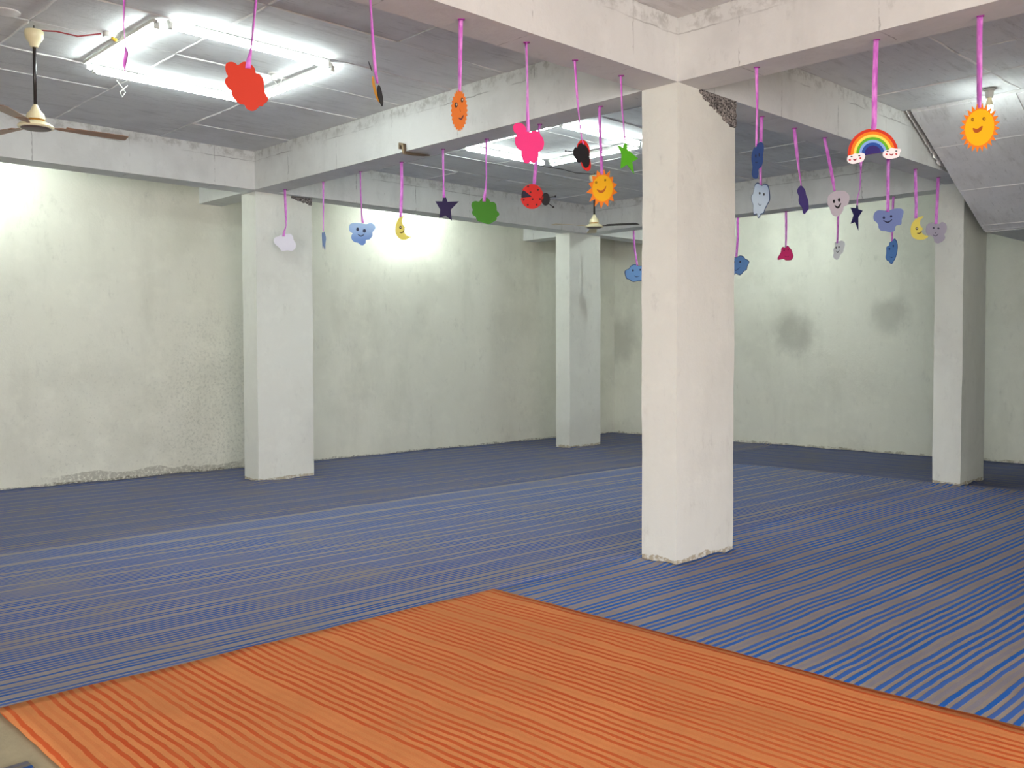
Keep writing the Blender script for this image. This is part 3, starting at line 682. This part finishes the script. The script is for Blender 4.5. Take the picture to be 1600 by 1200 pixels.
class Hang:
    """a thing on a ribbon: rib = [(u, v, width)...] from the beam's underside down; theta = how far the card is turned from us"""
    def __init__(s, kind, label, rib, theta=0.0, cat='decoration', zoom=(0, 0, 1.0), z_top=S, group='hanging paper decorations'):
        s.zm = zoom; u, v, _ = rib[0]
        s.top = on_z(u, v, z_top)
        d = CAM-s.top; d.z = 0; d.normalize(); s.n0 = d
        s.att = on_plane(rib[-1][0], rib[-1][1], s.top, d)
        c, q = math.cos(theta), math.sin(theta); s.n = Vector((d.x*c-d.y*q, d.x*q+d.y*c, 0))
        s.right = Vector((-s.n.y, s.n.x, 0))            # seen from in front, image right
        s.e = empty(kind, s.top); tag(s.e, label, cat, group)
        s.rib(rib); s.card = None; s.lay = 0
    def px(s, p): return (s.zm[0]+p[0]/s.zm[2], s.zm[1]+p[1]/s.zm[2])
    def rib(s, rib):
        P = [on_plane(u, v, s.top, s.n0) for u, v, _ in rib]; P[0] = s.top.copy()
        dep = [(p-CAM).dot(FWD) for p in P]; W = [w_*d/FPX for (_, _, w_), d in zip(rib, dep)]; full = max(.017, min(.03, max(W)))
        # resample finely
        pts, wid = [], []
        for i in range(len(P)-1):
            n = max(2, int((P[i+1]-P[i]).length/.03))
            for k in range(n): t = k/n; pts.append(P[i].lerp(P[i+1], t)); wid.append(W[i]*(1-t)+W[i+1]*t)
        pts.append(P[-1]); wid.append(W[-1])
        r0 = Vector((-s.n0.y, s.n0.x, 0)); bm = bmesh.new(); rows = []
        for i, (p, w_) in enumerate(zip(pts, wid)):
            ph = math.acos(max(.08, min(1, w_/full))); ph *= 1 if (int(p.x*7) % 2) else -1
            a = r0*math.cos(ph)+s.n0*math.sin(ph)
            off = s.n0*(.004 if i > len(pts)-3 else 0)
            b = a.cross(Vector((0, 0, 1)))*.0006
            rows.append([bm.verts.new(p+off+a*full*.5*k+b*m) for k, m in ((-1, -1), (1, -1), (1, 1), (-1, 1))])
        for A, B in zip(rows, rows[1:]):
            for k in range(4): bm.faces.new((A[k], A[(k+1) % 4], B[(k+1) % 4], B[k]))
        bm.faces.new(rows[0][::-1]); bm.faces.new(rows[-1]); bmesh.ops.recalc_face_normals(bm, faces=bm.faces[:])
        adopt(s.e, from_bm('ribbon', bm, RIB, None, True))
        o = box_between('fold', s.top-r0*.016+Vector((0, 0, -.002)), s.top+r0*.022+Vector((0, 0, -.002)), .02, .004, TAPE, None); adopt(s.e, o)
    def sheet(s, name, pts, mat, th=.003, off=0.0, parent=None):
        """flat piece cut from card: outline given in the zoomed pixels, laid on the card's own plane"""
        W = [on_plane(*s.px(p), s.att, s.n) for p in pts]
        bm = bmesh.new(); f = bm.faces.new([bm.verts.new(p+s.n*off) for p in W]); bm.normal_update()
        if f.normal.dot(s.n) < 0: bmesh.ops.reverse_faces(bm, faces=[f])
        r = bmesh.ops.extrude_face_region(bm, geom=[f]); bmesh.ops.translate(bm, verts=[v for v in r['geom'] if isinstance(v, bmesh.types.BMVert)], vec=-s.n*th)
        bmesh.ops.recalc_face_normals(bm, faces=bm.faces[:])
        bmesh.ops.triangulate(bm, faces=[q for q in bm.faces if len(q.verts) > 4])
        o = from_bm(name, bm, mat)
        if parent is None: adopt(s.e, o)
        else: o.parent = parent                         # the card's own frame is the world's
        return o
    def body(s, name, pts, mat, sm=True, border=None):
        P = smooth(pts) if sm else pts
        if border:
            s.card = s.sheet(name, P, border)
            cx = sum(p[0] for p in P)/len(P); cy = sum(p[1] for p in P)/len(P)
            s.sheet('printed_front', [(cx+(p[0]-cx)*.93, cy+(p[1]-cy)*.93) for p in P], mat, .0012, .0014, s.card); s.lay = .0012
        else: s.card = s.sheet(name, P, mat)
        return s
    def add(s, name, pts, mat, off=.0015):
        o = s.sheet(name, pts, mat, .0014, s.lay+off, s.card); return o
    def eyes(s, es, col=INK, glint=False):
        for e in es:
            s.add('eye', ell(*e, n=14), paint(*col))
            if glint: s.add('eye_glint', ell(e[0]+e[2]*.1, e[1]-e[3]*.15, e[2]*.4, e[3]*.4, n=10), paint(225, 215, 200), .0028)
        return s
    def smile(s, pts, wd, col=INK):
        s.add('mouth', stroke(pts, wd), paint(*col)); return s
    def disc(s, name, c, r, col, off=.0015):
        return s.add(name, ell(c[0], c[1], r, r, n=12), paint(*col), off)

R = math.radians
# --- row on the near left beam
Hang('hanging_ribbon', 'bare faded pink ribbon hanging in front of the left tube lights', [(193, -140, 3), (194.3, 0, 3.2), (193.4, 36.7, 1.4), (195.8, 69.7, 1.4), (197.6, 82.5, 5), (194.3, 102.7, 4.5), (195.2, 111, 1)], cat='ribbon')
Hang('hanging_cloud', 'plain red cloud cut-out hanging before the left tube lights', [(404, -72, 4), (400, 0, 4), (394, 60, 3), (393, 71, 2.4), (388.5, 97, 8), (387.5, 107, 8)], R(-12), zoom=(330, 70, 10.0)) \
    .body('card', [(225, 310), (250, 280), (310, 265), (370, 280), (415, 318), (450, 295), (500, 265), (560, 270), (630, 310), (680, 370), (695, 440), (750, 460), (795, 510), (820, 580), (825, 660), (845, 760), (885, 810), (890, 850), (860, 900), (825, 920), (800, 960), (750, 960), (715, 1000), (660, 1030), (600, 1025), (545, 990), (520, 940), (440, 920), (380, 870), (330, 800), (320, 720), (290, 700), (240, 640), (215, 580), (225, 530), (262, 492), (235, 440), (220, 370)], paint(188, 48, 24))
h = Hang('hanging_insect', 'black and yellow insect cut-out turned almost edge-on, left of the orange sun', [(578, -20, 3), (579, 10, 3), (583, 70, 4.5), (586.5, 110, 5), (590, 131, 3)], R(74), zoom=(550, 70, 8.0))
h.body('card', [(335, 505), (350, 515), (370, 570), (390, 680), (390, 740), (380, 770), (362, 740), (342, 690), (325, 620), (318, 560)], paint(34, 32, 34))
h.add('wing', smooth([(268, 392), (282, 410), (290, 440), (300, 510), (320, 590), (340, 650), (354, 718), (330, 695), (300, 625), (275, 530), (262, 450)]), paint(222, 160, 40), -.004)
h.add('antenna', stroke([(262, 330), (240, 270), (216, 205)], 9), paint(*INK), -.004)
h = Hang('hanging_sun', 'orange sun with many small teeth and a smile, turned aside, before the beam', [(720, 30, 7), (719.5, 60, 6.5), (718.5, 110, 6), (718, 143, 4.6)], R(58), zoom=(550, 70, 8.0))
h.body('card', spikes(1343, 820, 90, 228, 26, 1.0, 1.15), paint(232, 128, 50), False)
h.eyes([(1300, 752, 18, 33), (1375, 690, 15, 30)], (60, 50, 46), True); h.smile([(1333, 912), (1362, 930), (1392, 880)], 20, (105, 62, 62)); h.smile([(1346, 790), (1350, 820), (1360, 838)], 5, (190, 100, 50))
Z3 = (790, 170, 7.273)
Hang('hanging_cloud', 'plain hot pink cloud cut-out overlapping the beam, above the red ladybird', [(822, 66, 3.5), (824, 130, 3), (824, 172, 4.6), (825.5, 206, 5.4)], R(14), zoom=Z3) \
    .body('card', [(90, 240), (85, 205), (105, 170), (150, 158), (195, 172), (225, 205), (240, 240), (262, 262), (285, 265), (305, 255), (345, 248), (380, 265), (400, 300), (425, 335), (438, 385), (430, 440), (405, 475), (370, 492), (372, 540), (355, 590), (320, 615), (295, 608), (280, 605), (262, 620), (225, 618), (200, 595), (190, 555), (180, 510), (178, 475), (140, 450), (112, 400), (108, 340), (125, 290), (100, 265)], paint(222, 44, 120))
h = Hang('hanging_ladybird', 'black back of a red-rimmed ladybird cut-out, turned away, right of the pink cloud', [(898, 94, 3.6), (901, 140, 3.6), (903.5, 172, 2.6), (905.5, 190, 1.2), (909, 218, 2.2), (911, 226, 3)], R(35), zoom=Z3)
h.body('card', [(815, 430), (830, 380), (860, 355), (890, 355), (925, 385), (950, 440), (958, 520), (960, 580), (970, 640), (962, 690), (935, 708), (905, 695), (875, 665), (858, 615), (840, 520)], paint(205, 38, 30))
h.add('body', smooth([(768, 480), (790, 440), (815, 440), (825, 410), (850, 390), (880, 395), (920, 430), (945, 480), (952, 540), (955, 600), (945, 650), (915, 670), (885, 655), (862, 605), (845, 612), (828, 612), (812, 600), (792, 560), (772, 530)]), paint(28, 27, 30))
for a, b in (((770, 487), (682, 480)), ((792, 572), (742, 602))): h.add('antenna', stroke([a, b], 10), paint(*INK)); h.disc('antenna_tip', b, 9, INK)
Hang('hanging_star', 'bright green star cut-out hanging beside the nearest column', [(970, 118, 3.2), (972, 170, 2.5), (974, 190.6, 2), (976.3, 222, 1.8)], R(40), zoom=Z3) \
    .body('card', [(1272, 412), (1335, 440), (1355, 385), (1380, 398), (1387, 465), (1507, 565), (1440, 605), (1462, 742), (1380, 635), (1308, 682), (1320, 520)], paint(84, 172, 36), False)
# --- row on the beam between the nearest and the left column
Z7 = (420, 330, 8.889)
Hang('hanging_cloud', 'blank white cloud cut-out hanging in front of the left column', [(445, 296, 3.6), (446.4, 330, 3.5), (447, 352.5, 1.5), (444, 362.6, 3.5), (442.8, 369.4, 4)], R(0), zoom=Z7) \
    .body('card', [(68, 410), (85, 365), (130, 350), (165, 330), (220, 318), (300, 318), (335, 350), (345, 400), (380, 460), (365, 520), (320, 552), (260, 545), (180, 552), (140, 500), (90, 460)], paint(222, 220, 230))
Hang('hanging_cloud', 'dark blue cloud cut-out seen edge-on beside the left column', [(505, 284, 3), (505.3, 330, 2), (505.5, 361.5, 1)], R(80), zoom=Z7) \
    .body('card', [(742, 300), (755, 308), (770, 285), (785, 320), (795, 380), (788, 440), (782, 545), (765, 480), (752, 525), (745, 420)], paint(44, 92, 156))
h = Hang('hanging_cloud', 'smiling light blue cloud left of the yellow moon, between the two far columns', [(563, 268, 2.2), (563.5, 300, 1.8), (565, 335, 1.8), (567, 349, 4)], R(4), zoom=Z7)
h.body('card', [(1115, 230), (1130, 180), (1190, 162), (1260, 165), (1300, 172), (1360, 178), (1420, 162), (1470, 195), (1482, 240), (1445, 290), (1440, 340), (1400, 390), (1350, 400), (1345, 440), (1310, 472), (1270, 465), (1240, 440), (1185, 425), (1150, 385), (1150, 330), (1165, 310), (1125, 280)], card_gradient('printed sky blue', rgb(158, 190, 226), rgb(88, 128, 190)))
h.eyes([(1233, 252, 20, 25), (1328, 273, 23, 25)], (42, 52, 78)); h.smile([(1235, 322), (1280, 346), (1325, 322)], 13)
Z8 = (600, 320, 17.14)
h = Hang('hanging_moon', 'yellow crescent moon with one eye, hanging in the bright glow on the left wall', [(627, 253, 4.4), (628, 290, 4.6), (626.5, 329, 4.6), (625.7, 339, 4.6)], R(10), zoom=Z8)
h.body('card', [(585, 278), (500, 290), (430, 320), (370, 390), (320, 510), (295, 640), (310, 760), (360, 850), (430, 920), (520, 942), (600, 930), (690, 885), (762, 848), (690, 852), (600, 800), (565, 760), (550, 700), (560, 640), (572, 600), (520, 545), (490, 470), (495, 380), (535, 312)], paint(226, 212, 104))
h.eyes([(440, 605, 32, 44)], (52, 40, 20), True); h.smile([(418, 742), (470, 748), (520, 718), (546, 640)], 34, (110, 92, 30))
Z4 = (650, 280, 11.43)
Hang('hanging_star', 'dark navy star cut-out right of the yellow moon on the left row', [(692, 233, 3.2), (693, 280, 2.6), (692.8, 287, 2.2), (693.7, 309, 4.6)], R(0), zoom=Z4) \
    .body('card', [(345, 395), (470, 395), (482, 325), (538, 325), (562, 405), (768, 395), (620, 545), (642, 742), (525, 648), (413, 697), (432, 545)], paint(30, 14, 66), False)
Hang('hanging_cloud', 'plain green scalloped cloud cut-out between the navy star and the ladybird', [(760, 217, 3.6), (759.5, 240, 2.6), (759.8, 280, 2), (758.5, 296, 3), (756.7, 309, 5), (756.3, 315, 5)], R(5), zoom=Z4) \
    .body('card', [(990, 450), (1010, 410), (1060, 390), (1120, 400), (1140, 385), (1170, 340), (1220, 325), (1280, 335), (1315, 375), (1330, 405), (1390, 410), (1430, 450), (1440, 510), (1445, 560), (1480, 600), (1485, 640), (1445, 680), (1440, 720), (1400, 755), (1360, 775), (1320, 800), (1260, 800), (1200, 775), (1120, 755), (1080, 715), (1065, 670), (1020, 640), (1000, 590), (1015, 545), (995, 500)], paint(58, 128, 18))
h = Hang('hanging_ladybird', 'red ladybird with black spots and head hanging below the pink cloud', [(843, 194, 3.5), (840, 225, 4.5), (837.4, 255, 5.2), (834.7, 288, 5.2)], R(5), zoom=Z3)
h.body('card', ell(300, 997, 122, 136, 0, 36), paint(28, 24, 30), False)
body = [(300+130*math.cos(t), 997+142*math.sin(t)) for t in [math.radians(a) for a in range(-148, 173, 8)]] + [(300, 1000)]
h.add('wing_case', body, paint(206, 32, 22))
h.add('head', ell(455, 1028, 50, 73, n=20), paint(*INK))
h.add('wing_gap', [(190, 1000), (207, 925), (300, 1000)], paint(30, 24, 50), .0017)
for a, b in (((500, 1006), (565, 996)), ((490, 1078), (542, 1117))): h.add('antenna', stroke([a, b], 11), paint(*INK)); h.disc('antenna_tip', b, 12, INK)
for c in ((255, 883), (368, 920), (283, 950), (205, 1035), (307, 1027), (390, 1025), (252, 1092), (352, 1090)): h.disc('spot', c, 11.5, (70, 12, 14), .003)
h = Hang('hanging_sun', 'smiling orange and yellow sun with big rays hanging before the far fan', [(938, 166, 3.6), (936.5, 172, 4), (938.5, 225, 4), (940.5, 273, 4.6)], R(22), zoom=Z3)
tips = [(1040, 700), (1120, 686), (1187, 703), (1224, 772), (1267, 858), (1272, 955), (1232, 1052), (1166, 1112), (1085, 1138), (1014, 1112), (953, 1057), (918, 950), (943, 848), (983, 763)]
sp_ = []
for i, p in enumerate(tips):
    q = tips[(i+1) % len(tips)]; m_ = ((p[0]+q[0])/2-1102, (p[1]+q[1])/2-903); l = math.hypot(m_[0]/117, m_[1]/149)
    sp_ += [p, (1102+m_[0]/l*1.07, 903+m_[1]/l*1.07)]
h.body('rays', sp_, paint(238, 128, 28), False); h.add('face', ell(1102, 903, 116, 149, .06, 32), paint(240, 178, 8))
h.eyes([(1028, 838, 14, 16), (1130, 812, 13, 15)], (128, 84, 20)); h.lay = .0015
h.add('mouth', smooth([(1035, 915), (1075, 928), (1110, 918), (1142, 876), (1128, 930), (1095, 957), (1058, 950)]), paint(176, 92, 24))
# --- row on the beam from the nearest column to the right column
Z5 = (1160, 170, 6.667)
h = Hang('hanging_cloud', 'pale silvery blue smiling cloud hanging below the navy cloud beside the nearest column', [(1190, 182, 5), (1189, 221, 4.6), (1188.5, 266, 3.5), (1188.8, 289, 3.5)], R(-40), zoom=Z5)
h.body('card', [(120, 830), (130, 790), (155, 768), (185, 780), (205, 795), (230, 780), (262, 790), (278, 830), (285, 890), (285, 950), (260, 1000), (235, 1050), (220, 1090), (190, 1105), (180, 1130), (160, 1138), (150, 1100), (120, 1108), (110, 1070), (112, 1010), (95, 960), (92, 910), (108, 880)], card_gradient('pale blue gradient', rgb(122, 148, 188), rgb(196, 212, 226), -.3), border=paint(70, 88, 122))  # card colour runs on a slant from blue at the top to paler below
h.eyes([(182, 880, 8, 14), (227, 892, 7, 14)]); h.smile([(165, 980), (182, 1008), (202, 992)], 5, (60, 70, 100))
Hang('hanging_cloud', 'purple cloud cut-out turned nearly edge-on, left of the lavender smiling face', [(1241, 200, 4.5), (1243, 219.5, 5.5), (1246, 245, 4.5), (1248.5, 266, 3), (1252, 290.5, 2)], R(62), zoom=Z5) \
    .body('card', [(610, 800), (580, 830), (575, 870), (590, 910), (588, 960), (600, 1000), (625, 1030), (632, 1080), (650, 1095), (670, 1070), (690, 1040), (685, 950), (665, 900), (655, 850), (635, 820)], paint(72, 52, 128))
Z6 = (1280, 280, 8.571)
h = Hang('hanging_cloud', 'pinkish lavender puffy cloud with black eyes and smile, left of the rainbow foot', [(1288, 215, 4.4), (1295, 248, 5), (1301, 280, 5), (1304, 299, 3.5)], R(8), zoom=Z6)
h.body('card', [(110, 290), (120, 230), (160, 190), (215, 165), (270, 155), (340, 160), (390, 200), (405, 240), (395, 310), (370, 350), (330, 370), (320, 420), (280, 480), (240, 500), (190, 490), (160, 450), (140, 390), (115, 340)], paint(196, 189, 197))
h.eyes([(198, 297, 17, 23), (267, 277, 18, 25)]); h.smile([(205, 348), (250, 380), (292, 322)], 26)
Hang('hanging_star', 'small navy star cut-out hanging under the rainbow', [(1349, 236, 4), (1345.2, 255, 4), (1345, 266, 2.5), (1343.5, 295, 1.5), (1339.7, 310, 2), (1339.5, 321, 2.2)], R(35), zoom=Z6) \
    .body('card', [(420, 380), (495, 386), (500, 345), (518, 345), (525, 402), (584, 420), (525, 510), (527, 688), (480, 575), (423, 597), (462, 480)], paint(28, 22, 78), False)
h = Hang('hanging_cloud', 'periwinkle blue smiling cloud hanging below the right foot of the rainbow', [(1388, 249, 4.8), (1387.5, 300, 5), (1387.3, 331, 5)], R(6), zoom=Z6)
h.body('card', [(725, 500), (745, 445), (790, 415), (840, 415), (880, 420), (940, 415), (990, 400), (1040, 392), (1100, 395), (1130, 430), (1120, 490), (1105, 540), (1100, 600), (1060, 615), (1025, 630), (1010, 690), (950, 712), (890, 695), (830, 690), (795, 650), (790, 610), (770, 580), (735, 550)], paint(116, 132, 184))
h.eyes([(866, 516, 16, 17), (963, 497, 16, 17)], (24, 26, 70)); h.smile([(860, 552), (918, 578), (977, 540)], 18, (24, 26, 60))
Z9 = (1400, 250, 8.0)
h = Hang('hanging_moon', 'yellow crescent moon overlapping the grey cloud by the right column', [(1430, 264, 4), (1430.6, 287.5, 5), (1431.5, 320, 4), (1431, 341, 4.6)], R(5), zoom=Z9)
h.body('card', [(330, 703), (270, 725), (215, 770), (185, 840), (185, 910), (205, 960), (250, 990), (310, 998), (370, 985), (405, 952), (360, 940), (328, 915), (322, 885), (338, 858), (312, 832), (298, 790), (310, 745), (343, 712)], paint(222, 204, 92))
h.eyes([(260, 858, 17, 17)], (60, 48, 24), True); h.smile([(262, 914), (295, 916), (320, 888)], 16, (96, 78, 30))
h = Hang('hanging_cloud', 'grey lavender smiling cloud hanging before the right column', [(1466, 277, 4.8), (1463.8, 325, 4.6), (1462.5, 350, 4.6)], R(0), zoom=Z9)
h.body('card', [(372, 860), (385, 815), (430, 785), (480, 785), (520, 800), (545, 795), (575, 775), (615, 790), (635, 830), (630, 890), (605, 930), (615, 970), (590, 1010), (550, 1035), (515, 1042), (480, 1020), (470, 975), (440, 945), (395, 935), (375, 905)], paint(164, 158, 172))
h.eyes([(470, 850, 13, 13), (530, 855, 14, 12)], (60, 56, 74)); h.smile([(460, 933), (495, 950), (532, 922)], 9, (60, 56, 74)); h.add('nose', ell(496, 911, 9, 7, n=8), paint(90, 84, 100))
# --- row on the near right beam
h = Hang('hanging_cloud', 'navy blue cloud with small eyes turned aside, right of the nearest column top', [(1182, 105, 5), (1183, 150, 4), (1183, 170, 3.4), (1182, 229, 3.4)], R(-55), zoom=Z5)
h.body('card', [(145, 390), (155, 370), (190, 345), (215, 370), (220, 420), (210, 480), (210, 550), (195, 600), (165, 630), (165, 680), (150, 725), (125, 728), (105, 710), (97, 670), (105, 610), (95, 540), (95, 490), (108, 430), (125, 400), (138, 405)], paint(28, 66, 132))
h.eyes([(140, 492, 6, 18), (176, 480, 6, 18)], (14, 24, 64)); h.smile([(136, 552), (146, 564), (156, 552)], 8, (14, 24, 64))
ZR = (1280, 190, 11.43)
h = Hang('hanging_rainbow', 'rainbow with a smiling white cloud at each foot, hanging from the near right beam', [(1369, 62, 7.6), (1366.8, 130, 7.6), (1366, 190, 8), (1365, 203, 8)], R(-8), zoom=ZR)
cx, cy, rr = 962, 577, R(-8.5)
def arc(r0, r1, n=24):
    a = [PI+PI*k/n for k in range(n+1)]
    f = lambda r, t: (cx+r*math.cos(t)*math.cos(rr)-r*math.sin(t)*math.sin(rr), cy+r*math.cos(t)*math.sin(rr)+r*math.sin(t)*math.cos(rr))
    o_ = [f(r1, t) for t in a]
    return o_ + ([f(r0, t) for t in a[::-1]] if r0 else [])
h.body('card', arc(0, 452), paint(206, 52, 24), False)
for r0, r1, c in ((346, 397, (242, 132, 20)), (300, 346, (250, 222, 92)), (250, 300, (96, 176, 32)), (204, 250, (132, 170, 226)), (150, 204, (30, 76, 158)), (0, 150, (46, 32, 110))):
    h.add('colour_band', arc(r0, r1), paint(*c))
LC = [(500, 700), (505, 640), (535, 605), (590, 595), (640, 570), (690, 575), (740, 560), (800, 570), (825, 610), (810, 660), (790, 700), (750, 720), (690, 735), (640, 755), (580, 755), (530, 735)]
RC = [(1135, 600), (1150, 540), (1200, 510), (1245, 500), (1290, 465), (1340, 480), (1390, 485), (1450, 490), (1465, 525), (1440, 560), (1430, 610), (1390, 645), (1340, 655), (1300, 665), (1230, 665), (1170, 645)]
for oc, ey, ch, mo in ((LC, ((580, 628, 19, 11), (718, 612, 19, 11)), ((548, 685, 20), (738, 655, 17)), (637, 672)), (RC, ((1223, 533, 20, 11), (1378, 528, 20, 11)), ((1205, 587, 18), (1378, 580, 18)), (1292, 582))):
    h.lay = 0; h.add('cloud_foot', smooth(oc), paint(240, 234, 236), .003); h.lay = .003
    h.eyes(ey, (46, 44, 60))
    for c in ch: h.disc('cheek', c[:2], c[2], (196, 66, 72))
    h.add('mouth', smooth([(mo[0]-36, mo[1]-6), (mo[0], mo[1]+4), (mo[0]+36, mo[1]-12), (mo[0]+20, mo[1]+22), (mo[0]-14, mo[1]+24)], 3), paint(150, 40, 54))
h = Hang('hanging_sun', 'big yellow smiling sun with pointed orange rays before the bulb at the right', [(1531, 25, 8.6), (1530.4, 60, 8), (1530.6, 110, 8), (1529.7, 169, 6)], R(-12), zoom=(1470, 110, 8.571))
h.body('rays', spikes(520, 768, 196, 248, 24, 1.03, 1.36, R(14), R(5)), paint(240, 128, 26), False); h.add('face', ell(520, 765, 192, 247, R(14), 36), paint(244, 184, 6))
h.lay = .0015; h.eyes([(427, 660, 19, 26), (580, 650, 21, 25)], (132, 86, 14)); h.add('pupil', ell(432, 662, 8, 13, n=8), paint(216, 160, 20), .003); h.add('pupil', ell(585, 652, 9, 12, n=8), paint(216, 160, 20), .003)
h.add('mouth', smooth([(432, 772), (490, 784), (558, 742), (548, 798), (492, 836), (448, 826)]), paint(170, 82, 20))
# --- row on the far beam
DB = paint(34, 56, 104)
ZB3 = (960, 350, 12.0)
h = Hang('hanging_cloud', 'blue outlined smiling cloud half hidden behind the left edge of the nearest column', [(990, 360, 2.6), (990.4, 375, 3), (992, 391.7, 3.3), (995.8, 415, 3)], R(0), zoom=ZB3)
h.body('card', [(190, 900), (215, 860), (270, 835), (300, 790), (350, 760), (400, 755), (440, 780), (480, 785), (560, 770), (620, 800), (660, 860), (650, 940), (600, 990), (560, 1050), (510, 1070), (470, 1070), (420, 1075), (360, 1088), (310, 1070), (280, 1045), (230, 1030), (205, 980)], paint(98, 146, 202, .35), border=DB)
h.eyes([(348, 870, 17, 21), (483, 860, 15, 17)], (20, 30, 60)); h.smile([(372, 968), (412, 990), (475, 972)], 12, (24, 40, 86))
ZB2 = (1140, 350, 12.0)
h = Hang('hanging_cloud', 'blue outlined smiling cloud half hidden behind the right edge of the nearest column', [(1153, 340, 3), (1152.5, 350, 3.6), (1153, 366.7, 3.4), (1150.5, 402, 3.6)], R(0), zoom=ZB2)
h.body('card', [(75, 615), (125, 628), (165, 600), (210, 590), (260, 605), (295, 650), (340, 670), (370, 710), (352, 760), (335, 800), (320, 860), (270, 890), (235, 935), (190, 962), (140, 945), (115, 930), (80, 960), (20, 950), (-40, 900), (-80, 830), (-70, 740), (-20, 680), (20, 630)], paint(88, 136, 196, .4), border=DB)
h.eyes([(82, 713, 15, 18), (197, 712, 17, 19)], (20, 30, 60)); h.smile([(85, 855), (125, 868), (198, 812)], 13, (34, 60, 116))
h = Hang('hanging_cloud', 'small crimson pink cloud with tiny eyes hanging before the right wall', [(1228, 330, 3), (1228.3, 350, 3.3), (1228, 386, 2.5)], R(15), zoom=ZB2)
h.body('card', [(970, 470), (985, 435), (1010, 430), (1045, 440), (1070, 410), (1100, 410), (1130, 450), (1165, 490), (1180, 540), (1197, 600), (1180, 650), (1150, 678), (1050, 680), (1010, 655), (910, 672), (903, 630), (930, 585), (960, 530)], paint(226, 44, 118), border=paint(160, 24, 80))
h.eyes([(1020, 495, 11, 12), (1098, 485, 9, 11)], (90, 12, 44)); h.smile([(1030, 598), (1078, 616), (1112, 598)], 8, (150, 20, 74))
h = Hang('hanging_cloud', 'small white smiling cloud hanging below the lavender face', [(1311, 319, 3), (1309.8, 339.5, 3), (1308, 380, 2.8)], R(10), zoom=Z6)
h.body('card', [(210, 850), (260, 830), (300, 822), (335, 840), (345, 880), (330, 930), (320, 980), (285, 1010), (265, 1060), (235, 1080), (200, 1060), (185, 1030), (195, 990), (190, 940), (210, 900)], paint(224, 228, 230))
h.eyes([(226, 918, 9, 16), (264, 910, 9, 16)], (60, 66, 70)); h.smile([(224, 957), (246, 980), (270, 948)], 10, (60, 66, 70))
h = Hang('hanging_cloud', 'small mid blue outlined cloud turned aside, hanging below the periwinkle cloud', [(1396, 307, 3.4), (1395, 327, 3), (1393.8, 377, 3)], R(-35), zoom=Z6)
h.body('card', [(900, 910), (930, 890), (940, 850), (970, 830), (1000, 800), (1020, 800), (1045, 850), (1050, 920), (1040, 990), (1020, 1060), (1000, 1095), (975, 1135), (950, 1130), (935, 1105), (905, 1085), (888, 1050), (898, 980)], paint(84, 130, 192), border=paint(46, 84, 150))
h.eyes([(941, 935, 10, 15), (993, 893, 10, 15)], (26, 44, 92)); h.smile([(945, 1036), (972, 1050), (997, 1034)], 8, (40, 70, 130))
